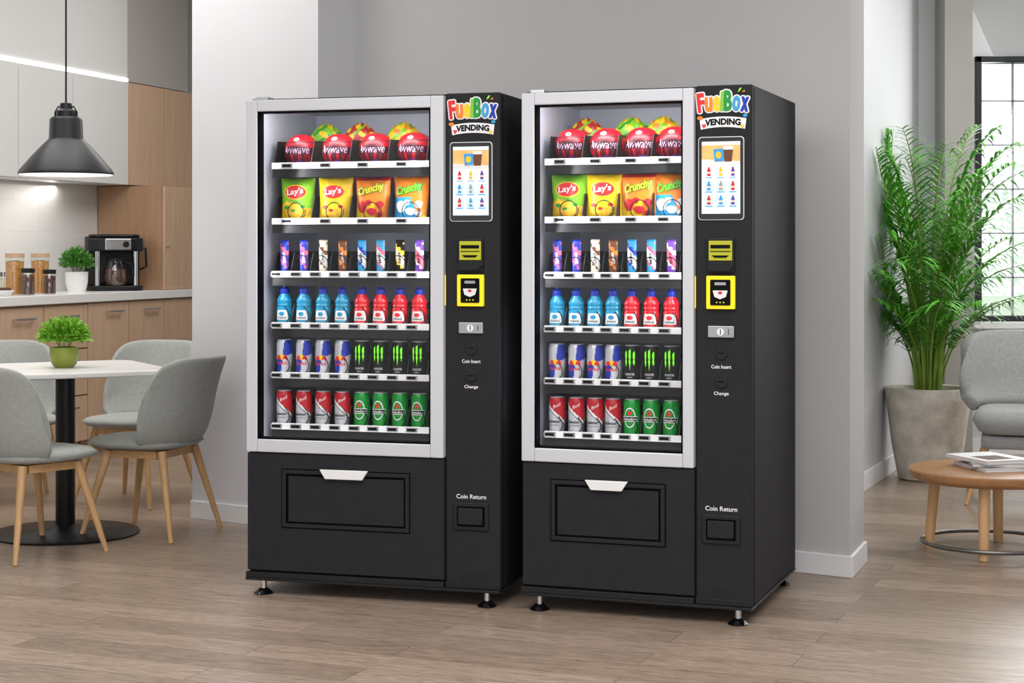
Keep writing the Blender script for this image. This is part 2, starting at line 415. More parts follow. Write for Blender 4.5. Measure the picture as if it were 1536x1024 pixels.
for (p0,p1,mt),lb in zip(us,ul):
    a0,a1=K.u(p0,UY),K.u(p1,UY); w=a1-a0-.002
    t=kthing('wall_cabinet',lb,'cabinet',a0+.001,UY,1.72,'wall cabinets above the worktop')
    MB().box(0,w,.02,.265,0,.70).build('body',mt if mt=='oak' else 'gloss_white',t)
    MB().box(.003,w-.003,0,.019,.003,.698).build('door',mt,t,bev=.002)
a0=K.u(-110,UY);a1=K.u(193,UY)
struct(MB().box(a0,a1,UY+.01,.52,2.445,CEIL).build('trim_1','gloss_white',loc=K.W(0,0,0),rot=(0,0,kz)))
struct(MB().box(a1,a_end,UY+.01,.52,2.425,CEIL).build('trim_2','wall_dark',loc=K.W(0,0,0),rot=(0,0,kz)))
o=MB().box(a0,a1,UY+.003,.5,2.424,2.442).build('light_strip','ledstrip',loc=K.W(0,0,0),rot=(0,0,kz)); tag(o,'glowing white light strip along the top of the white wall cupboards','light')
a0=K.u(247);t=kthing('counter_cabinet','tall oak cupboard standing on the worktop right of the coffee maker','cabinet',a0,0,WT)
w=a_end-a0-.01
MB().box(0,w,.02,.51,0.001,.705).build('body','oakdark',t)
d=MB().box(.003,w-.003,0,.019,.003,.703).build('door','oak',t,bev=.002)
MB().cyl((.03,-.02,.3),(.03,0,.3),.008).build('knob','chrome',d,True)
def bush(m,n,R,Hh,L_,wd,base):
    b=Vector(base)
    for i in range(n):
        a=random.uniform(0,2*PI); c=random.random(); q=random.random()**.45
        th=math.acos(1-c*1.15) if c*1.15<2 else 0
        dr=Vector((math.sin(th)*math.cos(a),math.sin(th)*math.sin(a),math.cos(th)*.95+.08))
        p=b+Vector((dr.x*R*q,dr.y*R*q,Hh*(.25+.75*dr.z*q)))
        o=(dr+Vector((random.uniform(-.7,.7),random.uniform(-.7,.7),random.uniform(-.3,.6)))).normalized()
        sd=o.cross(Vector((random.uniform(-1,1),random.uniform(-1,1),1))).normalized()
        up=sd.cross(o).normalized()
        l=L_*random.uniform(.6,1.1)
        pts=[p-sd*wd*.2,p+o*l*.4-sd*wd,p+o*l*.75-sd*wd*.8-up*l*.05,p+o*l-up*l*.12,p+o*l*.75+sd*wd*.8-up*l*.05,p+o*l*.4+sd*wd,p+sd*wd*.2]
        m.face([m.v(x) for x in pts])
def herb(name,label,loc,pot,potprof,R,Hh,n,L_,wd,leaf,rim):
    t=thing(name,label,'plant',loc)
    MB().lathe(potprof,32).build('pot',pot,t,True)
    z=rim; MB().lathe([(0,z),(potprof[-2][0]*.95,z)],24).build('soil','soil',t)
    m=MB()
    for i in range(14):
        a=i*2.4; m.tube([(0.02*math.cos(a),.02*math.sin(a),z),(R*.5*math.cos(a),R*.5*math.sin(a),z+Hh*.6)],.0015,4)
    m.build('stems','stem',t,True)
    m=MB(); bush(m,n,R,Hh,L_,wd,(0,0,z+.01)); m.build('foliage',leaf,t)
    return t
y_=.25
def KW(px,y=y_): return K.W(K.u(px,y),y,WT)
herb('potted_herb','small green bushy plant in a round white pot beside the coffee maker',KW(115),'white',[(0,0),(.055,0),(.07,.06),(.073,.13),(.066,.132),(.064,.115),(0,.115)],.10,.14,1100,.032,.0055,'leaf3',.122)
# jars
def jar(px,r,h,fill,lid,label,y=.25):
    t=thing('storage_jar',label,'jar',KW(px,y),0,'storage jars on the worktop')
    MB().lathe([(0,0),(r,0),(r,h),(r*.92,h+.004)],24).build('glass_body','glass2',t,True)
    MB().lathe([(0,.004),(r*.93,.004),(r*.93,h*.92),(0,h*.95)],20).build('contents',fill,t,True)
    MB().lathe([(0,h+.004),(r*1.03,h+.004),(r*1.03,h+.03),(0,h+.032)],24).build('lid',lid,t,True)
jar(22,.056,.22,'pasta','oak','tall glass jar of amber pasta, left of the two tall jars')
jar(60,.056,.22,'pasta','oak','tall glass jar of amber pasta, right of the two tall jars',.3)
jar(42,.040,.13,'nuts','black2','short glass jar of dark nuts in front between the tall jars',.14)
jar(74,.040,.12,'nuts','black2','short glass jar of dark nuts in front of the right tall jar',.16)
jar(-4,.045,.11,'cream','chrome','low glass jar with pale contents at the left frame edge',.2)
t=thing('snack_bowl','small white bowl of red and brown fruit beside the jars','bowl',KW(6,.1))
MB().lathe([(0,0),(.03,0),(.06,.035),(.056,.036),(.028,.006),(0,.006)],24).build('dish','white',t,True)
m=MB()
for i in range(9):
    a=i*2.4; q=.03*math.sqrt(i/9); m.lathe([(.014*math.sin(PI*k/6),.03-.014*math.cos(PI*k/6)) for k in range(7)],10,(q*math.cos(a),q*math.sin(a),.008))
o=m.build('fruit',['nuts'],t,True); o['kind']='stuff'
# coffee maker
t=thing('coffee_maker','wide black and chrome coffee machine with carafe on the white worktop','coffee maker',KW(171,.25),kz-.85)
m=MB(); m.prism(rbox(.36,.27,.07),0,.035); m.prism(rbox(.36,.14,.06,cy=.07),.034,.36); m.build('body','black2',t,True,bev=.008)
m=MB(); m.prism(rbox(.37,.28,.10),.262,.352); m.prism(rbox(.33,.24,.09),.351,.375); m.build('brew_head','black2',t,True,bev=.016,bseg=3)
m=MB(); m.prism(rbox(.17,.014,.005,cy=-.142),.272,.345); m.build('control_panel','chrome',t,bev=.003)
MB().cyl((.05,-.147,.308),(.05,-.165,.308),.02).build('dial','black2',t,True)
m=MB(); m.prism(rbox(.24,.02,.004,cy=-.008),.05,.262); m.build('back_plate','black_metal',t,bev=.003)
for sx in(-1,1): MB().cyl((sx*.125,-.09,.034),(sx*.125,-.09,.263),.016).build('side_post','chrome',t,True)
MB().lathe([(0,.002),(.065,.002),(.078,.055),(.07,.11),(.05,.15),(.052,.165)],28,(0,-.06,.035)).build('carafe','glass2',t,True)
MB().lathe([(0,.004),(.062,.004),(.074,.05),(.068,.11),(0,.11)],24,(0,-.06,.035)).build('coffee','nuts',t,True)
m=MB(); m.lathe([(0,.165),(.054,.165),(.054,.185),(0,.19)],24,(0,-.06,.035)); m.tube([(.05,-.075,.19),(.10,-.10,.18),(.105,-.105,.10),(.075,-.085,.08)],.009,8); m.build('carafe_lid','black2',t,True)
m=MB(); m.tube([(.17,-.03,.29),(.205,-.03,.28),(.21,-.03,.16),(.175,-.0,.14)],.008,8); m.build('side_handle','black2',t,True)
# ------------------------------------------------------------ pendant lamp
ZL=7.9; sL=F/ZL
lp=P(99,262,ZL); zr=lp.z
t=thing('pendant_lamp','black metal pendant lamp with conical shade hanging over the dining table','lamp',(lp.x,ZL,zr))
R=.212
prof=[(R,0),(R+.002,.006),(R*.98,.02),(R*.72,.085),(R*.50,.135),(R*.40,.155),(R*.36,.165),(R*.345,.25),(R*.30,.262)]
inn=[(r-.004,z-.001) for r,z in prof][::-1]
MB().lathe(prof+[(.02,.268),(0,.268)],48).build('shade','black_metal',t,True)
MB().lathe([(0,.2)]+[(r,z) for r,z in inn[2:]],48).build('shade_lining','lampin',t,True)
MB().lathe([(0,.262),(.045,.262),(.045,.29),(.028,.3),(.026,.325),(0,.33)],24).build('cap','black_metal',t,True)
MB().tube([(-.05,0,.255),(-.05,0,.285),(-.036,0,.31),(.036,0,.31),(.05,0,.285),(.05,0,.255)],.004,6).build('yoke','black_metal',t,True)
MB().cyl((0,0,.32),(0,0,CEIL-zr),.0045,n=8).build('cord','black2',t,True)
MB().lathe([(0,0),(.03,0),(.035,.01),(.03,.05),(0,.06)],16,(0,0,.12)).build('bulb','lampin',t,True)
MB().lathe([(0,CEIL-zr-.001),(.05,CEIL-zr-.001),(.05,CEIL-zr-.02),(0,CEIL-zr-.03)],24).build('ceiling_rose','black_metal',t,True)
# ------------------------------------------------------------ dining table
tc_=FL(98,800)
t=thing('dining_table','white square cafe table with rounded corners on a black pedestal','table',tc_,math.radians(28))
MB().prism(rbox(.80,.80,.09,8),.728,.752).build('table_top','worktop',t,bev=.006)
MB().lathe([(0,.012),(.04,.012),(.043,.02),(.043,.70),(.043,.71),(0,.71)],28).build('pedestal','black_metal',t,True)
MB().box(-.2,.2,-.03,.03,.70,.728).build('bracket','black_metal',t)
MB().lathe([(0,0),(.325,0),(.33,.008),(.32,.014),(.08,.026),(.045,.045),(0,.045)],56).build('base','black_metal',t,True)
herb('table_plant','bright green bushy plant in a small olive pot on the white dining table',(tc_.x,tc_.y-.02,.7525),'potgreen',[(0,0),(.04,0),(.055,.015),(.064,.05),(.063,.09),(.058,.091),(.055,.08),(0,.08)],.105,.115,1500,.032,.0055,'leaf2',.084)
# ------------------------------------------------------------ chairs
def chair(name,label,cat,loc,rz,group,w=.49,mat='fabric',seat_h=.45,top=.81,depth=.48,big=False):
    t=thing(name,label,cat,loc,rz,group)
    hw=w/2; hd=depth/2
    th=.062 if not big else .13
    ex=.72 if not big else .42
    def seat(sg):
        def f(u,v):
            a=2*PI*u; r=v
            cx=math.copysign(abs(math.cos(a))**ex,math.cos(a)); cy=math.copysign(abs(math.sin(a))**ex,math.sin(a))
            e=(max(0,1-r**(4 if not big else 9)))**.5
            return Vector((cx*r*hw*(.93 if not big else .86), -.03+cy*r*hd*(1.02 if not big else .98), seat_h-th*.5+sg*th*.5*e-(.012*(1-r) if sg>0 and not big else 0)))
        return f
    m=MB(); m.grid(seat(1),40,10); m.grid(seat(-1),40,10); m.build('seat',mat,t,True,merge=True,ang=3)
    amax=math.radians(78 if not big else 74)
    zb=seat_h-(.03 if not big else .02)
    def back(a,v):
        a=a*2-1
        f=amax*a
        hgt=(top-zb)*((1-.34*abs(a)**5) if not big else (1-.24*abs(a)**6))
        lean=(.09 if not big else .12)*v*v
        flare=1+.04*v
        inset=.80+.20*min(1,v*3)**.5
        sq=math.sin(f)/math.sin(amax)
        sq=math.copysign(abs(sq)**(.8 if big else .92),sq)
        x=hw*sq*inset*flare
        y=-.0+ (hd)*math.cos(f)**(.9 if not big else .6)*inset + lean*math.cos(f)
        edge=(1-abs(a)**(14 if not big else 18))
        z=zb+hgt*v*(.35+.65*edge)
        return Vector((x,y,z))
    m=MB(); m.grid(back,32,10); m.build('backrest',mat,t,True,sub=1,solid=.034 if not big else .085)
    m=MB(); zf=seat_h-(.076 if not big else .145)
    m.box(-hw*.62,hw*.62,-hd*.62,-hd*.62+.03,zf-.02,zf+.015); m.box(-hw*.62,hw*.62,hd*.55-.03,hd*.55,zf-.02,zf+.015)
    m.box(-hw*.62,-hw*.62+.03,-hd*.62,hd*.55,zf-.02,zf+.015); m.box(hw*.62-.03,hw*.62,-hd*.62,hd*.55,zf-.02,zf+.015)
    m.build('seat_frame','legwood',t,bev=.003)
    for sx in(-1,1):
        for sy in(-1,1):
            MB().cyl((sx*hw*.60,sy*hd*.56,zf+.012),(sx*hw*.94,sy*hd*.94,0),.020,.011,16).build('leg','legwood',t,True)
    return t
g='upholstered chairs around the dining table'
cA=chair('dining_chair','grey shell chair nearest the camera at the left frame edge, seen from behind','chair',FL(44,828),math.radians(140),g)
def chcopy(loc,rz,lab): return dup(cA,loc,rz,lab,g)
chcopy(FL(228,799),math.radians(-108),'grey shell chair right of the dining table, its back toward the vending machines')
chcopy(FL(205,752),math.radians(-22),'grey shell chair behind the dining table near the pillar, facing the camera')
chcopy(FL(18,752),math.radians(28),'grey shell chair behind the table, left frame edge, only its back top showing')
# ------------------------------------------------------------ right side furniture
ac=chair('armchair','woven grey upholstered armchair with oak legs behind the round coffee table','armchair',FL(1548,750),math.radians(-16),None,w=.68,mat='fabric2',seat_h=.48,top=.85,depth=.56,big=True)
m=MB(); m.prism(rbox(.50,.44,.06,6,cy=-.03),.28,.345); m.build('under_cushion','fabric2',ac,True,bev=.02,bseg=3)
cc=FL(1487,826)
t=thing('coffee_table','round oak coffee table with a metal ring between its legs','table',cc,.3)
MB().lathe([(0,.302),(.31,.302),(.335,.312),(.345,.326),(.345,.345),(.34,.35),(0,.35)],64).build('table_top','tablewood',t,True)
for k in range(4):
    a=PI/4+k*PI/2+.1
    MB().cyl((.235*math.cos(a),.235*math.sin(a),.303),(.262*math.cos(a),.262*math.sin(a),0),.024,.021,16).build('leg','legwood',t,True)
MB().tube([(.288*math.cos(2*PI*i/64),.288*math.sin(2*PI*i/64),.04) for i in range(64)],.009,8,True).build('ring','darksteel',t,True)
for i,(dx,dy,rz,z,mt,lb) in enumerate([(.02,.03,.2,.3505,'paper','open pale magazine at the bottom of the stack on the coffee table'),(.03,.05,-.15,.3665,'wall_dark','grey covered magazine in the middle of the stack on the coffee table'),(.0,.04,.35,.3825,'paper','white magazine on top of the stack on the coffee table')]):
    q=thing('magazine',lb,'magazine',(cc.x+dx,cc.y+dy,z),rz,'magazines on the coffee table')
    m=MB(); m.box(-.11,.11,-.145,.145,.002,.013); m.build('pages','paper',q)
    m=MB(); m.box(-.113,.113,-.148,.148,.013,.0155); m.box(-.113,.113,-.148,.148,0,.002); m.box(-.115,-.1125,-.148,.148,0,.0155); m.build('cover',mt,q)
    m=MB(); m.box(-.08,.05,-.11,.02,.0155,.0158); m.build('cover_picture',['darkred','sky','nuts'][i],q)
# palm
pp=FL(1392,718)
t=thing('potted_palm','tall bushy green palm in a concrete tub by the window wall','plant',pp)
MB().lathe([(0,0),(.15,0),(.165,.01),(.20,.2),(.228,.42),(.238,.50),(.232,.515),(.215,.51),(.20,.46),(0,.46)],56).build('tub','concrete',t,True)
MB().lathe([(0,.465),(.2,.465)],32).build('soil','soil',t)
st=MB(); fr=MB()
def wallclamp(p):
    w=Vector((pp.x+p.x,pp.y+p.y)); d=(w-w0).dot(wn)
    if d<.02:
        c=wn*(.02-d); p=Vector((p.x+c.x,p.y+c.y,p.z))
    return p
random.seed(11)
NF=54
for i in range(NF):
    a=i*2.399+random.uniform(-.3,.3); b=random.uniform(.0,.09)
    base=Vector((b*math.cos(a),b*math.sin(a),.46)); d=Vector((math.cos(a),math.sin(a),0))
    hh=[.60,.82,1.02,1.24,1.44,1.60][i%6]*random.uniform(.92,1.04); out=random.uniform(.22,.52)*(1.15-.28*hh+.1)
    pts=[]
    N=16
    for k in range(N+1):
        s_=k/N
        p=base+d*(out*(.22*s_+1.05*s_**2.6))+Vector((0,0,hh*(1.14*s_-.22*s_**4)))
        pts.append(wallclamp(p))
    st.tube(pts,[.0065*(1-.8*k/N)+.0008 for k in range(N+1)],5)
    k0=6 if hh<1.1 else 7
    for k in range(k0,N+1):
        for sub_ in (0,.5):
            if k==N and sub_: continue
            p=pts[k].lerp(pts[min(k+1,N)],sub_)
            tg=(pts[min(k+1,N)]-pts[k-1]).normalized()
            for sd in(-1,1):
                side=tg.cross(Vector((0,0,1)))
                if side.length<.05: side=Vector((-d.y,d.x,0))
                side=side.normalized()*sd
                q_=(k+sub_-k0)/(N-k0)
                ln=.26*(.62+.55*math.sin(PI*min(1,q_+.15)))*random.uniform(.8,1.12)
                dr=(side*.8+tg*.7+Vector((random.uniform(-.12,.12),random.uniform(-.12,.12),.14))).normalized()
                wv=dr.cross(Vector((0,0,1))).normalized()
                pr=None
                dp=random.uniform(.3,.62)
                for q in range(5):
                    s2=q/4; c=p+dr*ln*s2*(1-.12*s2)+Vector((0,0,-dp*ln*s2*s2)); c=wallclamp(c)
                    w_=.0090*math.sin(PI*min(1,.15+.85*s2))+.0004
                    A=fr.v(c-wv*w_); B=fr.v(c+wv*w_)
                    if pr: fr.face([pr[0],pr[1],B,A])
                    pr=(A,B)
st.build('stems','stem',t,True); fr.build('fronds','leaf',t,True)
# ------------------------------------------------------------ product prototypes
def cylfn(r,z0,a0=0): return lambda x,y: Vector((r*math.sin(x/r+a0),-r*math.cos(x/r+a0),z0+y))
def can(kind,r=.0305,h=.138):
    name,mats,fn={'energy':('energy_drink_can',['cansilver','blue','red','lemon'],None),'claw':('energy_drink_can',['canblack','brightgreen'],None),
      'rs':('soda_can',['cansilver','crimson','ink','white'],None),'gr':('beer_can',['green','white','red'],None)}[kind]
    if kind=='energy':
        def fn(a,z):
            zz=z/h
            left=a<.12+(zz-.5)*.5
            if zz>.52+a*.06: return 0 if left else 1
            return 1 if left else 0
    elif kind=='claw': fn=lambda a,z:0
    elif kind=='rs':
        def fn(a,z):
            q=z/h-(.62-.20*a)
            return 1 if q>0 else (3 if q>-.06 else (2 if -.11<q<-.085 or (z/h<.10) else 0))
    else: fn=lambda a,z:0
    o=thing(name,'','can')
    prof=[(0,.004),(r*.7,.002),(r*.82,0),(r*.97,.007),(r,.012)]+[(r,.012+(h-.028)*k/30) for k in range(1,31)]+[(r*.95,h-.010),(r*.86,h-.003)]
    MB().lathe(prof,64,fn=fn).build('can_body',mats,o,True)
    MB().lathe([(r*.86,h-.003),(r*.87,h),(r*.82,h),(r*.78,h-.004),(0,h-.004)],32).build('lid','cansilver',o,True)
    MB().prism(rbox(.012,.022,.005),h-.0038,h-.002).build('pull_tab','steel',o)
    f=cylfn(r+.0006,0)
    if kind=='claw':
        m=MB()
        for dx,top,bot in((-.015,.112,.060),(0,.118,.046),(.015,.110,.062)):
            pts=[(dx-.0035,top),(dx+.0035,top+.007),(dx+.0042,.095),(dx+.002,.086),(dx+.0045,.078),(dx+.0022,.068),(dx+.0002,bot),(dx-.0015,.070),(dx-.0040,.080),(dx-.0012,.088),(dx-.0042,.096)]
            m.poly(pts,f)
        m.build('claw_emblem','brightgreen',o)
        m=MB(); m.text('MONSTER',.008,.036,cylfn(r+.0006,.034)); m.text('ENERGY',.004,.02,cylfn(r+.0006,.023)); m.build('lettering','white',o)
    if kind=='energy':
        m=MB(); m.grid(lambda u,v:(cylfn(r+.0006,0))(.012*v*math.cos(2*PI*u)+.002,.072+.010*v*math.sin(2*PI*u)),20,2); m.build('sun_emblem','lemon',o,True)
        m=MB()
        for sd in(-1,1):
            m.poly([(sd*.003+.002,.067),(sd*.010+.002,.080),(sd*.020+.002,.077),(sd*.024+.002,.064),(sd*.017+.002,.059),(sd*.012+.002,.067),(sd*.006+.002,.061)],cylfn(r+.0012,0))
        m.build('bulls_emblem','red',o)
        m=MB(); m.text('Red Bull',.012,.044,cylfn(r+.0009,.049),.02); m.build('lettering','red',o)
    if kind=='rs':
        m=MB(); m.text('Budweiser',.012,.046,cylfn(r+.0006,.050,-.1),.02); m.build('lettering','ink',o)
        m=MB(); m.text('KING OF BEERS',.0045,.040,cylfn(r+.0006,.036,-.1)); m.build('small_lettering','ink',o)
        m=MB(); m.text('Bud',.012,.026,lambda x,y:cylfn(r+.0006,.108,.25)(x,y+x*.5)); m.build('crest','white',o)
    if kind=='gr':
        m=MB(); m.grid(lambda u,v:f(.022*v*math.cos(2*PI*u),.072+.036*v*math.sin(2*PI*u)),28,3); m.build('oval_label','white',o,True)
        f2=cylfn(r+.0011,0)
        m=MB(); m.grid(lambda u,v:f2(.0185*v*math.cos(2*PI*u),.072+.0315*v*math.sin(2*PI*u)),28,3); m.build('oval_centre','green',o,True)
        m=MB(); f3=cylfn(r+.0016,0); m.grid(lambda u,v:f3(-.031+.062*u,.058+.019*v),14,1); m.build('name_band','white',o,True)
        m=MB(); f4=cylfn(r+.0020,0); m.grid(lambda u,v:f4(-.030+.060*u,.0605+.014*v),14,1); m.build('dark_band','ink',o,True)
        m=MB(); m.poly([( (.012 if k%2==0 else .005)*math.sin(PI*k/5), .089+(.012 if k%2==0 else .005)*math.cos(PI*k/5)) for k in range(10)],f3); m.build('star','red',o)
        m=MB(); m.text('Heineken',.0105,.052,cylfn(r+.0026,.0675),.015); m.build('lettering','white',o)
    return o
def bottle(col):
    o=thing('sports_drink_bottle','','bottle')
    p=[(0,.003),(.022,0),(.0285,.006),(.030,.02),(.030,.066),(.0275,.072),(.0275,.076),(.0295,.081),(.0275,.086),(.0275,.089),(.0295,.095),(.027,.104),(.021,.115),(.0155,.124),(.0155,.128),(0,.128)]
    MB().lathe(p,36).build('bottle_body',col,o,True)
    MB().lathe([(.017,.124),(.0175,.127),(.0175,.142),(.013,.146),(.009,.149),(.009,.156),(0,.157)],24).build('cap','capblue',o,True)
    f=cylfn(.0306,0)
    m=MB(); m.grid(lambda u,v:f((-.028+.056*u)*(1-.35*v*v),.018+.044*v),12,6); m.build('label_panel','white',o,True)
    f2=cylfn(.0311,0)
    m=MB(); m.grid(lambda u,v:f2(.011*v*math.cos(2*PI*u),.048+.008*v*math.sin(2*PI*u)),20,2); m.build('emblem',col,o,True)
    m=MB(); m.text('POWERADE',.007,.036,cylfn(.0311,.033),.02); m.build('lettering','ink',o)
    m=MB(); m.grid(lambda u,v:f2(-.026+.052*u,.019+.006*v),12,1); m.build('label_stripe',col,o)
    return o
def bar(c1,c2,c3,txt,brand='ink'):
    o=thing('snack_bar','','snack bar')
    w,h,d=.034,.134,.016
    m=MB()
    def top(sg):
        def f(u,v):
            x=-w/2+w*u; z=h*v
            b=d/2*(max(0,1-(2*u-1)**4))**.5*(1-abs(2*v-1)**10)
            return Vector((x,sg*b,z))
        return f
    def mf(u,v):
        if v<.10 or v>.93: return 0
        q=math.sin(v*17+u*4)+.6*math.sin(v*31-u*7)
        if .34<v+.3*(u-.5)<.66: return 1
        return 2 if q>.25 else 0
    m.grid(top(-1),10,40,mf); m.grid(top(1),10,40,mf); m.build('wrapper',[c1,c2,c3],o,True,merge=True)
    m=MB(); m.text(txt,.013,.040,lambda x,y:Vector((y*-1-x*.15,-d/2-.0012,.067+x)),.02); m.build('lettering',brand,o)
    return o
def bag(kind,w=.142,h=.170,d=.058):
    o=thing('crisp_bag','','snack bag')
    puffy=kind in('redyel','greenyel','yelgreen')
    if puffy: w=.155; h=.182; d=.07
    def sy(u,v):  # u,v -1..1
        return d/2*(max(0,1-abs(u)**3))**.7*(max(0,1-abs(v)**5))**.8
    def wr(u,v): return .0024*math.sin(u*9+v*13)*max(0,abs(v)-.35)*(1-u*u)+.0012*math.sin(u*23+v*5)*(abs(v)>.6)*(1-abs(v)**3)
    def pos(sg):
        def f(u,v):
            u=2*u-1; v=2*v-1
            x=w/2*u*(1-.06*(1-v*v)) ; z=h/2*(v+1)
            if puffy:
                x*=1-.45*max(0,v)**3; z-=.022*max(0,v)*u*u
                z+=.003*math.sin(u*14)*max(0,v)
            else: z+=.0015*math.sin(u*60)*(abs(v)>.97)
            y=sg*(sy(u,v)+.0012*math.sin(u*40)*(abs(v)>.86)+wr(u,v))
            return Vector((x,y,z))
        return f
    S3={'lime':(['lemon','lime','white'],lambda u,v:1 if v>.40+.08*math.sin(u*5) or v<.06 else 0),
        'yellow':(['lemon','lemon','white'],lambda u,v:0),
        'orange':(['orange','lemon','crimson'],lambda u,v:1 if (v<.42 and u<.6 ) else (2 if v>.93 else 0)),
        'blue':(['orange','sky','lemon'],lambda u,v:1 if (u+.6*v<.85 and v<.56) else (2 if v<.16 else 0)),
        'redyel':(['crimson','lemon','lime'],lambda u,v:1 if math.sin(u*17+v*13)+math.sin(v*31-u*5)*.7>.5 else (2 if math.sin(u*13-v*21)>.75 else 0)),
        'greenyel':(['lime','lemon','green'],lambda u,v:1 if math.sin(u*15+v*17)+math.sin(v*27)*.6>.5 else (2 if math.sin(u*11-v*25)>.7 else 0)),
        'yelgreen':(['lemon','orange','lime'],lambda u,v:1 if math.sin(u*14+v*19)+math.sin(v*29-u*8)*.7>.6 else (2 if math.sin(u*12-v*22)>.5 else 0))}[kind]
    m=MB(); m.grid(pos(-1),40,40,S3[1]); m.grid(pos(1),40,40,S3[1]); m.build('pouch',S3[0],o,True,merge=True,ang=1.2)
    def sf(e): return lambda x,z: Vector((x,-sy(x/(w/2*.95),2*z/h-1)-e-.0026,z))
    if kind in('lime','yellow'):
        m=MB(); m.grid(lambda u,v:(lambda a,r: sf(.0006)(.046*r*math.cos(a),.116+.029*r*math.sin(a)))(2*PI*u,v),28,4); m.build('badge_ring','lemon',o,True)
        m=MB(); m.grid(lambda u,v:(lambda a,r: sf(.0014)(.042*r*math.cos(a),.116+.025*r*math.sin(a)))(2*PI*u,v),28,4); m.build('round_badge','red',o,True)
        m=MB(); f=sf(.0040); m.text("Lay's",.030,.066,lambda x,y:f(x,.116+y+x*.12),.02); m.build('lettering','white',o)
        m=MB(); f=sf(.0030); m.text("Classic" if kind=='yellow' else "Limon",.009,.05,lambda x,y:f(x,.080+y),.01); m.build('small_lettering','green',o)
        m=MB()
        for cx,cz,r_ in((-.030,.040,.021),(.006,.034,.022),(.038,.044,.018)):
            m.grid(lambda u,v:sf(.0018)(cx+r_*v*math.cos(2*PI*u),cz+r_*.8*v*math.sin(2*PI*u)),18,3)
        o2=m.build('crisp_picture','potato',o,True); o2['kind']='stuff'
        m=MB()
        for cx,cz,r_ in((-.034,.058,.012),(.030,.060,.010),(-.008,.046,.009)):
            m.grid(lambda u,v:sf(.0024)(cx+r_*v*math.cos(2*PI*u),cz+r_*.6*v*math.sin(2*PI*u)),12,2)
        o2=m.build('garnish_picture','green' if kind=='lime' else 'crimson',o,True); o2['kind']='stuff'
    elif kind in('orange','blue'):
        m=MB(); f=sf(.003)
        for k in range(8):
            ax,ay=.0028*math.cos(k*PI/4),.0028*math.sin(k*PI/4)
            m.text('Crunchy',.038,.100,lambda x,y:f(x+ax,.122+y+ay+x*.25),.02)
        m.build('lettering_edge','green',o)
        m=MB(); f2=sf(.0046)
        m.text('Crunchy',.038,.100,lambda x,y:f2(x,.122+y+x*.25),.03)
        m.build('lettering','lemon' if kind=='orange' else 'lime',o)
        m=MB()
        for cx,cz,r_,q in((-.034,.058,.020,1.1),(.004,.040,.020,.7),(.036,.066,.014,1),(-.008,.074,.012,.9),(.034,.030,.012,.8)):
            m.grid(lambda u,v:sf(.0018)(cx+r_*v*math.cos(2*PI*u)*(1+.15*math.sin(6*PI*u)),cz+r_*q*v*math.sin(2*PI*u)),24,3)
        o2=m.build('snack_picture','crimson' if kind=='orange' else 'white',o,True); o2['kind']='stuff'
    return o
def ballpack():
    o=thing('round_snack_tub','','snack tub')
    R_=.066
    prof=[(R_*math.sin(PI*k/40)**.85 if 0<k<40 else 0,R_*.98-R_*.98*math.cos(PI*k/40)) for k in range(41)]
    def fn(a,z):
        zz=z/(2*R_)
        if zz<.14 and math.sin(a*5)>.1: return 2
        if zz<.20 and math.sin(a*6)>.2: return 3
        if zz<.36 and abs(a)<1.0: return 1 if abs(a)<.14 or .35<abs(a)<.48 or .7<abs(a)<.82 else 0
        if .36<zz<.66-.1*abs(a) and abs(a)<1.25: return 1
        if .72<zz<.75: return 1
        return 0
    MB().lathe(prof,72,fn=fn).build('tub',['crimson','darkred','lime','purple'],o,True)
    def sf(e): 
        def f(x,z):
            q=max(-.999,min(.999,1-z/(R_*.98))); r=R_*math.sin(math.acos(q))**.85+e; return Vector((r*math.sin(x/R_),-r*math.cos(x/R_),z))
        return f
    m=MB(); f=sf(.0016)
    m.text('Awwave',.032,.112,lambda x,y:f(x+y*.15,.068+y),0)
    m.build('lettering','lilac',o)
    m=MB(); m.grid(lambda u,v:sf(.001)(.015*v*math.cos(2*PI*u),.108+.007*v*math.sin(2*PI*u)),20,3); m.build('oval_badge','cream',o,True)
    m=MB(); f=sf(.0016); m.text('A',.010,.012,lambda x,y:f(x,.108+y),0.02); m.build('badge_letter','red',o)
    return o
protos={}
def place(key,maker,loc,rz,label,group):
    if key not in protos:
        o=maker(); protos[key]=o; o.location=loc; o.rotation_euler=(0,0,rz); o['label']=label; o['group']=group
    else: o=dup(protos[key],loc,rz,label,group)
    return o
SH=[1.60,1.39,1.19,.996,.808,.615]
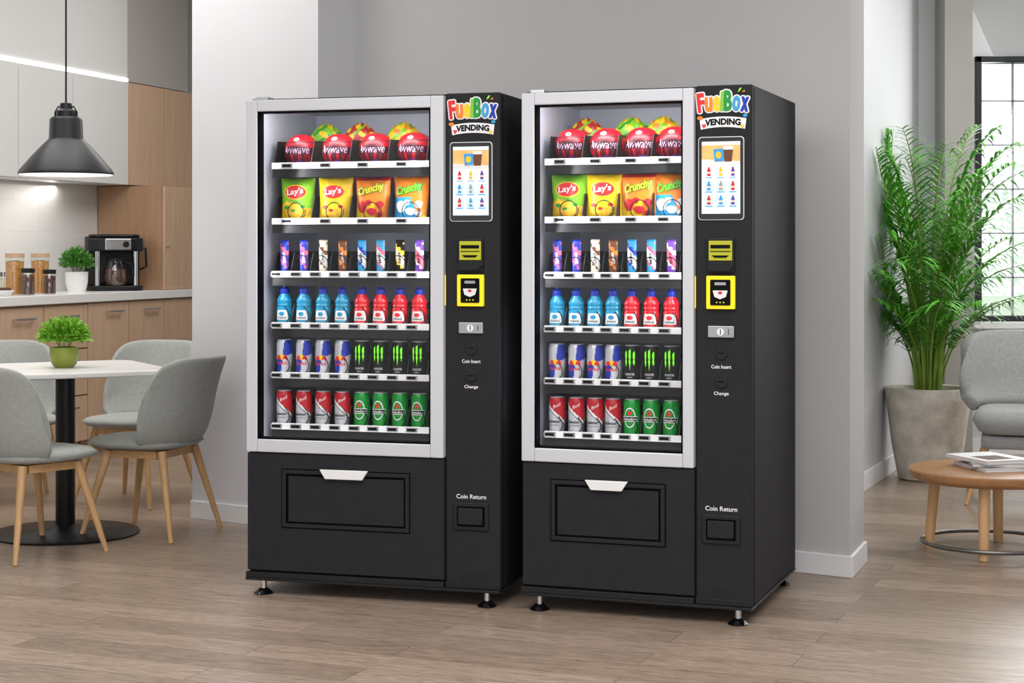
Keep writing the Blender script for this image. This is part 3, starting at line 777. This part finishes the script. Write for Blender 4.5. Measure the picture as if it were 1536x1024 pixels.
def machine(sd,fr,W,pf,cols4,cols8,c707,dd,backs):
    t=thing('vending_machine',{'left':'black vending machine beside the dining area, left of the two','right':'black vending machine on the right, its whole side showing, nearer the palm'}[sd],'vending machine',fr.W(0,0,0),-fr.th,'pair of vending machines')
    D=.8; T_=1.846; B=.062
    uc=fr.u(pf[1]); o0=fr.u(pf[2]); o1=fr.u(pf[3])   # column start, opening left/right
    zo0,zo1=.578,1.795
    m=MB()
    m.box(0,.014,.03,D,.53,T_); m.box(.014,uc,.03,D,T_-.015,T_); m.box(.014,uc,D-.02,D,.53,T_-.015)
    m.box(0,uc,.012,D,B,.53)
    m.build('cabinet','black',t,bev=.004)
    m=MB(); m.box(uc+.002,W,0,D,B,T_); m.build('control_column','black',t,bev=.005)
    m=MB(); m.box(.015,.019,.05,.62,.531,T_-.016); m.box(uc-.006,uc-.001,.05,.62,.531,T_-.016); m.box(.019,uc-.006,.615,.62,.531,T_-.016); m.box(.019,uc-.006,.05,.615,T_-.02,T_-.016); m.box(.019,uc-.006,.05,.615,.531,.56)
    m.build('liner','liner',t)
    m=MB(); m.box(W,W+.0015,.03,.034,B,T_-.01); m.build('side_seam','groove',t)
    # silver door frame
    m=MB(); y0,y1=-.022,.028
    zf0=.53; zf1=T_-.008
    m.box(0,o0,y0,y1,zf0,zf1); m.box(o1,uc-.001,y0,y1,zf0,zf1); m.box(o0,o1,y0,y1,zf0,zo0); m.box(o0,o1,y0,y1,zo1,zf1)
    m.build('door_frame','silver',t,bev=.004)
    g=.006
    m=MB(); m.box(o0,o0+g,y0+.006,y1,zo0,zo1); m.box(o1-g,o1,y0+.006,y1,zo0,zo1); m.box(o0,o1,y0+.006,y1,zo0,zo0+g); m.box(o0,o1,y0+.006,y1,zo1-g,zo1); m.build('gasket','groove',t)
    MB().box(o0+g,o1-g,.006,.010,zo0+g,zo1-g).build('window_pane','glass',t)
    # lower panel with a recess frame around the hatch
    m=MB(); m.box(.002,uc-.001,-.014,.0115,B+.028,.526); m.build('lower_panel','black',t,bev=.003)
    m=MB(); m.box(-.004,W+.003,-.020,D*.99,B-.010,B+.0); m.box(-.003,uc-.001,-.018,.011,B,B+.022); m.box(uc+.001,W+.002,-.006,-.0005,B,B+.022); m.build('plinth','black2',t,bev=.002)
    a0,a1,b0,b1,h0,h1=[fr.u(x) for x in dd]
    m=MB(); z0,z1=.252,.47
    def ring(m,xa,xb,za,zb,w,y0,y1): m.box(xa,xb,y0,y1,zb-w,zb); m.box(xa,xb,y0,y1,za,za+w); m.box(xa,xa+w,y0,y1,za+w,zb-w); m.box(xb-w,xb,y0,y1,za+w,zb-w)
    ring(m,a0-.001,a1+.001,z0-.001,z1+.001,.003,-.0152,-.0142); m.build('hatch_seam','groove',t)
    m=MB(); ring(m,a0+.003,a1-.003,z0+.003,z1-.003,.014,-.020,-.0142); m.build('hatch_surround','black',t,bev=.002)
    m=MB(); ring(m,b0-.004,b1+.004,.266,.454,.009,-.0165,-.0145); m.build('hatch_groove','groove',t)
    m=MB(); m.box(b0+.006,b1-.006,-.0180,-.0145,.276,.444); m.build('delivery_hatch','black',t,bev=.002)
    m=MB(); m.fprism([(h0,.474),(h1,.474),(h1-.022,.440),(h0+.022,.440)],-.034,-.0205); m.build('hatch_handle','white',t,bev=.002)
    cx=fr.u(c707); yf=-.0005
    # logo
    cols=['red','orange','lemon','lime','green','sky','blue']
    letters='FuelBox'; ws=[.145,.150,.150,.062,.160,.160,.155]; x=-sum(ws)/2
    lcx=cx+.006; lz=1.782; sc=.184
    mm=MB(); tt=MB()
    for i,chh in enumerate(letters):
        w_=ws[i]*sc; xc=(x+ws[i]/2)*sc; x+=ws[i]
        hh={'F':.064,'B':.068,'l':.064,'u':.048,'e':.049,'o':.050,'x':.048}[chh]
        zc=lz+(hh/2-.028)+.008*math.cos((xc/.09)*1.2)-.004
        rot=[-.10,-.02,.02,.04,.02,.06,.10][i]
        def f(a,b,e=0,xc=xc,zc=zc,rot=rot): return Vector((lcx+xc+a*math.cos(rot)+b*math.sin(rot),yf-.001-e,zc-a*math.sin(rot)+b*math.cos(rot)))
        fw=w_*(.84 if chh!='l' else .62)
        for k in range(12):
            ax,ay=.0064*math.cos(k*PI/6),.0064*math.sin(k*PI/6)
            mm.text(chh,hh,fw,lambda a,b:f(a+ax,b+ay,k*.00003),.03)
        for k in range(8):
            ax,ay=.0019*math.cos(k*PI/4),.0019*math.sin(k*PI/4)
            tt.text(chh,hh,fw,lambda a,b:f(a+ax,b+ay,.0018+k*.00003),.02,mi=i)
    a_=mm.build('logo_outline','white',t)
    tt.build('logo_letters',cols,a_)
    rib=[]
    for k in range(13):
        q=-1+2*k/12; rib.append((q*.082,.014-.008*q*q))
    ribb=[(xx*.94,zz-.036) for xx,zz in rib[::-1]]
    m=MB(); m.poly([(xx,zz) for xx,zz in rib]+ribb,lambda a,b:Vector((lcx+a,yf-.0022,1.724+b)));  rb=m.build('logo_ribbon','white',t)
    m=MB()
    for k in range(4):
        ax,ay=.0005*math.cos(k*PI/2),.0005*math.sin(k*PI/2)
        m.text('VENDING',.022,.124,lambda a,b:Vector((lcx+a+ax,yf-.0032-k*.00004,1.7205+b+ay-.95*a*a)),.03)
    m.build('logo_ribbon_letters','ink',rb)
    FN=lambda e:(lambda a,b:Vector((lcx+a,yf-e,b)))
    for nm_,pts_,mt_,e in (('logo_burger',ellp(.010,.007,16,-.080,1.734),'orange',.0040),('logo_heart',[(-.074,1.710),(-.070,1.714),(-.066,1.710),(-.062,1.714),(-.058,1.710),(-.066,1.698)],'red',.0042),
        ('logo_drop',ellp(.008,.006,16,.078,1.740),'sky',.0040),('logo_sweet',ellp(.006,.006,16,.068,1.704),'lemon',.0042),('logo_leaf',[(.052,1.820),(.060,1.824),(.066,1.835),(.058,1.833)],'brightgreen',.0040),('logo_spark',[(.066,1.819),(.078,1.821),(.075,1.828)],'orange',.0040)):
        MB().poly(pts_,FN(e)).build(nm_,mt_,t)
    # touch screen
    m=MB(); m.fprism(rbox(.160,.286,.012,5,cx,1.526),-.004,-.0006); s1=m.build('screen_outline','white',t)
    m=MB(); m.fprism(rbox(.155,.281,.011,5,cx,1.526),-.006,-.0042); s2=m.build('touch_screen','gloss',t)
    m=MB(); m.box(cx-.067,cx+.067,-.0068,-.0062,1.405,1.652); m.build('display','screenw',s2)
    m=MB(); yy=-.0074
    f=lambda a,b:Vector((cx+a,yy,b)); f2=lambda a,b:Vector((cx+a,yy-.0005,b))
    m.poly([(-.067,1.572),(.067,1.572),(.067,1.640),(-.067,1.640)],f,0)
    m.poly([(-.067,1.572),(.067,1.572),(.067,1.584),(-.067,1.592)],f2,4)
    m.poly([(-.022,1.583),(.010,1.583),(.012,1.628),(-.026,1.626)],f2,1)
    m.poly(ellp(.010,.012,16,-.008,1.606),lambda a,b:f2(a,b)+Vector((0,-.0004,0)),2)
    m.poly([(.012,1.583),(.038,1.583),(.044,1.634),(.008,1.634)],lambda a,b:f2(a,b)+Vector((0,-.0003,0)),3)
    m.poly([(.009,1.624),(.043,1.624),(.0445,1.636),(.0075,1.636)],lambda a,b:f2(a,b)+Vector((0,-.0006,0)),4)
    m.build('display_banner',['screeno','screenb','lemon','brown','white'],s2)
    m=MB()
    cc_=[0,3,2,1,6,0,0,1,2]
    for r_ in range(3):
        for k in range(3):
            xx=-.042+.042*k; zz=1.546-.049*r_
            m.poly(rbox(.038,.044,.004,3,xx,zz-.001),f,5 if r_<1 else 7)
            q=.0065
            m.poly([(xx-q,zz-.012),(xx+q,zz-.012),(xx+q,zz+.008),(xx+q*.5,zz+.014),(xx+q*.5,zz+.019),(xx-q*.5,zz+.019),(xx-q*.5,zz+.014),(xx-q,zz+.008)],f2,cc_[r_*3+k])
            m.poly([(xx-q,zz-.004),(xx+q,zz-.004),(xx+q,zz+.003),(xx-q,zz+.003)],lambda a,b:f2(a,b)+Vector((0,-.0003,0)),4)
            m.poly([(xx-.012,zz-.019),(xx+.012,zz-.019),(xx+.012,zz-.016),(xx-.012,zz-.016)],f2,1)
    m.build('display_menu',['red','screenb','purple','lemon','cream','screenw','steel','paleblue'],s2)
    # bill acceptor
    m=MB(); m.fprism(rbox(.094,.118,.004,3,cx,1.262),-.012,-.0005); b_=m.build('bill_acceptor','black2',t,bev=.002)
    m=MB(); m.box(cx-.041,cx+.041,-.016,-.0122,1.244,1.312); m.build('acceptor_face','olive',b_,bev=.002)
    m=MB(); m.box(cx-.034,cx+.034,-.018,-.0162,1.286,1.298); m.build('bill_slot','ink',b_)
    m=MB(); m.box(cx-.036,cx+.036,-.0175,-.0162,1.274,1.277); m.build('acceptor_line','ink',b_)
    m=MB(); m.fprism([(cx-.03,1.262),(cx+.03,1.262),(cx+.02,1.254),(cx-.02,1.254)],-.018,-.0162); m.build('acceptor_arrow','ink',b_)
    m=MB(); m.fprism([(cx-.046,1.225),(cx+.046,1.225),(cx+.034,1.208),(cx-.034,1.208)],-.026,-.0122); m.build('bill_tray','black',b_,bev=.002)
    # card reader
    m=MB(); m.fprism(rbox(.100,.114,.004,3,cx,1.135),-.014,-.0005); b_=m.build('card_reader','yellow',t,bev=.002)
    m=MB(); m.fprism(rbox(.070,.088,.004,3,cx,1.135),-.018,-.0142); m.build('reader_face','ink',b_)
    m=MB(); m.fprism([(cx-.026,1.142),(cx+.026,1.142),(cx+.020,1.120),(cx,1.112),(cx-.020,1.120)],-.0192,-.0182); m.build('reader_arrow','white',b_)
    m=MB(); m.fprism(rbox(.040,.010,.003,3,cx,1.165),-.0192,-.0182); m.build('reader_window','steel',b_)
    m=MB(); m.fprism(ellp(.007,.005,14,cx,1.134),-.0202,-.0193); m.build('reader_light','red',b_)
    for k in range(3): MB().fprism(ellp(.0025,.0025,8,cx-.012+.012*k,1.101),-.0195,-.0182).build('reader_dot','yellow',b_)
    # coin slot
    m=MB(); m.fprism(rbox(.092,.040,.003,3,cx,1.0),-.008,-.0005); b_=m.build('coin_slot_plate','steel',t,bev=.002)
    m=MB(); m.fprism(ellp(.013,.013,24,cx,1.0),-.014,-.0082); m.build('coin_knob','chrome',b_,True)
    m=MB(); m.box(cx-.0012,cx+.0012,-.0155,-.0142,.991,1.009); m.build('knob_mark','ink',b_)
    m=MB(); m.box(cx+.026,cx+.028,-.0092,-.0082,.990,1.010); m.build('coin_slot','ink',b_)
    for z in(.927,.829):
        m=MB(); m.fprism(ellp(.024,.024,32,cx,z),-.004,-.0005); b_=m.build('lock','black2',t,True,bev=.001)
        m=MB(); m.fprism(ellp(.021,.021,32,cx,z),-.006,-.0042); m.build('lock_barrel','black',b_,True,bev=.001)
        m=MB(); m.box(cx-.012,cx+.012,-.0068,-.0061,z-.0012,z+.0012); m.build('lock_slit','groove',b_)
    for s_,z,h_,w_ in(('Coin Insert',.880,.013,.070),('Change',.787,.015,.052),('Coin Return',.393,.016,.112)):
        m=MB(); m.text(s_,h_,w_,lambda a,b:Vector((cx+a,-.001,z+b)),.015); m.build('lettering','white',t)
    m=MB(); m.fprism(rbox(.134,.100,.005,3,cx,.322),-.007,-.0005); b_=m.build('coin_return_surround','black2',t,bev=.003)
    m=MB(); m.fprism(rbox(.104,.072,.004,3,cx,.322),-.0082,-.0072); m.build('coin_return_recess','groove',b_)
    m=MB(); m.fprism(rbox(.092,.060,.006,3,cx,.323),-.018,-.0084); m.build('coin_return_flap','black',b_,bev=.004)
    m=MB()
    for k in range(8): m.box(cx-.044+k*.0125,cx-.040+k*.0125,-.0010,-.0003,B+.026,B+.055)
    m.build('vent_slots','black2',t)
    m=MB(); m.box(uc-.001,uc+.0025,-.0020,-.0004,1.08,1.19); m.build('yellow_sticker','yellow',t)
    m=MB(); m.box(.03,.08,-.005,.05,T_-.006,T_+.004); m.build('top_hinge','chrome',t)
    for yy in(.55,.62,.70): MB().cyl((W-.03,yy,T_),(W-.03,yy,T_+.008),.012,.009).build('top_bolt','chrome',t,True)
    # feet
    for fx in(.06,W-.05):
        for fy in(.005,D-.04):
            l=MB().cyl((fx,fy,.016),(fx,fy,B-.008),.011,n=16).build('leg','chrome',t,True)
            MB().lathe([(0,0),(.034,0),(.036,.004),(.026,.012),(.015,.022),(0,.022)],24,(fx,fy,0)).build('foot_pad','gloss',l,True)
    # shelves
    xs0=fr.u(pf[4],.12); xs1=min(uc-.012,fr.u(pf[5],.12))
    for r,z in enumerate(SH):
        cols_=cols4 if r<2 else cols8
        us_=[fr.u(p,.16) for p in cols_]
        pitch=(us_[-1]-us_[0])/(len(us_)-1)
        m=MB(); m.box(xs0,xs1,.118,.56,z-.014,z-.006); m.box(xs0,xs1,.118,.124,z-.045,z-.014); sh=m.build('shelf','black2',t)
        pr=MB().box(xs0,xs1,.110,.117,z-.013,z+.011).build('price_rail','white',t,bev=.001)
        for u_ in us_:
            if u_+.03>xs1: continue
            us2=u_-.012
            m=MB(); m.box(us2-.022,us2+.022,.1065,.1098,z-.009,z+.007); m.build('price_tag','steel',pr)
            m=MB(); m.box(us2-.018,us2+.016,.1055,.1063,z-.006,z+.004); m.build('price_mark','ink',pr)
        for u_ in us_:
            pts=[]
            if r>=2:
                Rc=pitch*.44; zc=z+Rc+.002; yc=.16; per=.085; N=60; turns=4.2
                for k in range(N+1):
                    ph=-PI/2+turns*2*PI*k/N
                    y=yc-per*.75+ per*(ph+PI/2)/(2*PI)
                    pts.append((u_+Rc*math.cos(ph),max(y,.126),zc+Rc*math.sin(ph)))
            else:
                Rc=.034; zc=z+Rc+.001; yc=.2; N=26
                for k in range(N+1):
                    ph=-PI/2+1.3*2*PI*k/N
                    pts.append((u_+.012+Rc*math.cos(ph),.127+.022*k/N,zc+Rc*math.sin(ph)))
            MB().tube(pts,.0018,5).build('coil','ink',t,True)
        hd=.085 if r>=2 else .10
        for k in range(len(us_)+1):
            xd=us_[0]+pitch*(k-.5)
            if xd>xs1+.001 or xd<xs0-.02: continue
            xd=max(xs0+.002,min(xd,xs1-.002))
            m=MB()
            X=Matrix(((0,0,1,0),(1,0,0,0),(0,1,0,0),(0,0,0,1)))
            m.prism([(.126,z-.005),(.55,z-.005),(.55,z+hd),(.30,z+hd),(.165,z+hd*.95),(.14,z+.035)],xd-.0015,xd+.0015,X)
            m.build('divider','black2',t)
        zz=z-.0055
        for i,u_ in enumerate(us_):
            where='%s machine'%sd
            loc=fr.W(u_,yc,zz); rz=-fr.th
            if r==0: 
                place('ball',ballpack,fr.W(u_,.222,zz),rz,'crimson round snack tub, %s from left, top shelf, %s'%(ORD[i],where),'crimson round tubs on the top shelf, '+where)
            elif r==1:
                k=['lime','yellow','orange','blue'][i]
                nm=['green and yellow crisp bag','all yellow crisp bag','orange and yellow snack bag','orange and blue snack bag'][i]
                place('bag'+k,lambda:bag(k),fr.W(u_,.19,zz),rz,nm+' on the second shelf, '+where,'snack bags on the second shelf, '+where)
            elif r==2:
                spec=[('blue','purple','pink','Bites'),('blue','purple','pink','Bites'),('cream','white','brown','Choco'),('brown','brown','orange','Cocoa'),('sky','white','blue','Milky'),('sky','white','pink','Milky'),('ink','cream','lemon','Nuts'),('purple','pink','white','Berry')]
                idx=i if (sd=='left' or i<6) else 7
                c1,c2,c3,tx=spec[idx]
                des=['blue and pink','blue and pink','cream and brown','dark brown','blue and white','blue white and pink','black and yellow','purple and pink'][idx]
                place('bar%d'%idx,lambda:bar(c1,c2,c3,tx,'white' if c2 in('purple','brown') else 'ink'),loc,rz,'%s snack bar, %s from left, third shelf, %s'%(des,ORD[i],where),'snack bars on the third shelf, '+where)
            elif r==3:
                k='teal' if i<4 else 'drinkred'
                place('bot'+k,lambda:bottle(k),loc,rz,'%s sports bottle, %s from left, fourth shelf, %s'%('blue' if i<4 else 'red',ORD[i],where),'sports bottles on the fourth shelf, '+where)
            elif r==4:
                k='energy' if i<4 else 'claw'
                place(k,lambda:can(k),loc,rz,'%s, %s from left, fifth shelf, %s'%('blue and silver can' if i<4 else 'black can, green claw mark',ORD[i],where),'cans on the fifth shelf, '+where)
            else:
                k='rs' if i<4 else 'gr'
                place(k,lambda:can(k),loc,rz,'%s, %s from left, bottom shelf, %s'%('red and silver can' if i<4 else 'green can, white oval',ORD[i],where),'cans on the bottom shelf, '+where)
    for px,k,des in backs:
        u_=fr.u(px,.40)
        place('bag'+k,lambda:bag(k),fr.W(u_,.40,SH[0]-.0055),-fr.th,des+' behind the crimson tubs, top shelf, %s machine'%sd,'bags behind the crimson tubs, %s machine'%sd)
    # lights
    def area(x,y,z,sx,sy,rot,pw,col=(1,1,1)):
        l=bpy.data.lights.new('cabinet_light','AREA'); l.shape='RECTANGLE'; l.size=sx; l.size_y=sy; l.energy=pw; l.color=col
        o=bpy.data.objects.new('cabinet_light',l); C.objects.link(o); o.parent=t; o.location=(x,y,z); o.rotation_euler=rot
    area(.03,.06,1.17,1.15,.03,(0,math.radians(-75),0),3.7,(.95,.97,1))
    area(uc-.02,.06,1.17,1.15,.03,(0,math.radians(75),0),3.7,(.95,.97,1))
    area((.03+uc)/2,.06,T_-.03,uc-.1,.03,(math.radians(25),0,0),2.2)
    m=MB(); m.box(.0195,.026,.052,.066,.58,1.79); m.build('light_tube','led',t)
    m=MB(); m.box(.03,uc-.02,.07,.09,.5605,.568); m.build('floor_light_tube','led',t)
    return t
frL=Fr(-.985,6.48,math.atan2(.27,.942))
frR=Fr(.0405,6.19,math.atan2(.28,.778))
cL4=[443,500,556,614]; cL8=[427,456,485,514,543,571,600,629]
cR4=[851,904,957,1006]; cR8=[836,865,893,920,948,977,1007]
machine('left',frL,.98,(371,668,389,648,409,646),cL4,cL8,707,(425,617,433,610,484,556),[(490,'greenyel','green and yellow puffed bag'),(541,'redyel','red and yellow puffed bag'),(606,'yelgreen','yellow puffed bag')])
machine('right',frR,.827,(786,1043,804,1026,818,1038),cR4,cR8,1082,(828,1000,836,992,881,945),[(880,'redyel','red and yellow puffed bag'),(948,'greenyel','green and yellow puffed bag'),(995,'yelgreen','yellow puffed bag')])
# ------------------------------------------------------------ lights
def area(name,loc,target,sx,sy,pw,col=(1,1,1)):
    l=bpy.data.lights.new(name,'AREA'); l.shape='RECTANGLE'; l.size=sx; l.size_y=sy; l.energy=pw; l.color=col
    o=bpy.data.objects.new(name,l); C.objects.link(o); o.location=loc
    d=Vector(target)-Vector(loc); o.rotation_euler=d.to_track_quat('-Z','Y').to_euler()
area('ceiling_light_panel',(0,3.5,3.25),(0,3.6,0),5,3,165,(1,.99,.98))
area('ceiling_light_dining',(-2.2,8.0,3.25),(-2.2,8.01,0),2.2,2.2,66,(1,.98,.96))
area('ceiling_light_kitchen',(-1.6,10.6,3.25),(-2.6,10.8,1),1.6,2,46,(1,.98,.95))
area('window_daylight',(4.0,10.5,1.9),(2.0,7,1),2.5,1.8,68,(1,1,1))
area('lounge_ceiling',(3.2,8.2,3.25),(3.2,8.21,0),2,2,58)
# under-cupboard task light along the backsplash
p0=K.W(K.u(60,.36),.36,1.70); area('under_cupboard_light',tuple(p0),(p0.x-.01,p0.y,1.0),.9,.08,2.2,(1,.97,.92))
w=bpy.data.worlds.new('World'); S.world=w; w.use_nodes=True
w.node_tree.nodes['Background'].inputs[0].default_value=(.94,.97,1,1)
w.node_tree.nodes['Background'].inputs[1].default_value=1.5
# ------------------------------------------------------------ camera
cam=bpy.data.cameras.new('Camera'); co=bpy.data.objects.new('Camera',cam); C.objects.link(co)
co.location=(0,0,H); co.rotation_euler=(PI/2,0,0); cam.sensor_width=36; cam.lens=36*F/1536; cam.shift_y=-(512-HZ)/1536
cam.clip_end=200
S.camera=co
S.view_settings.view_transform='Standard'
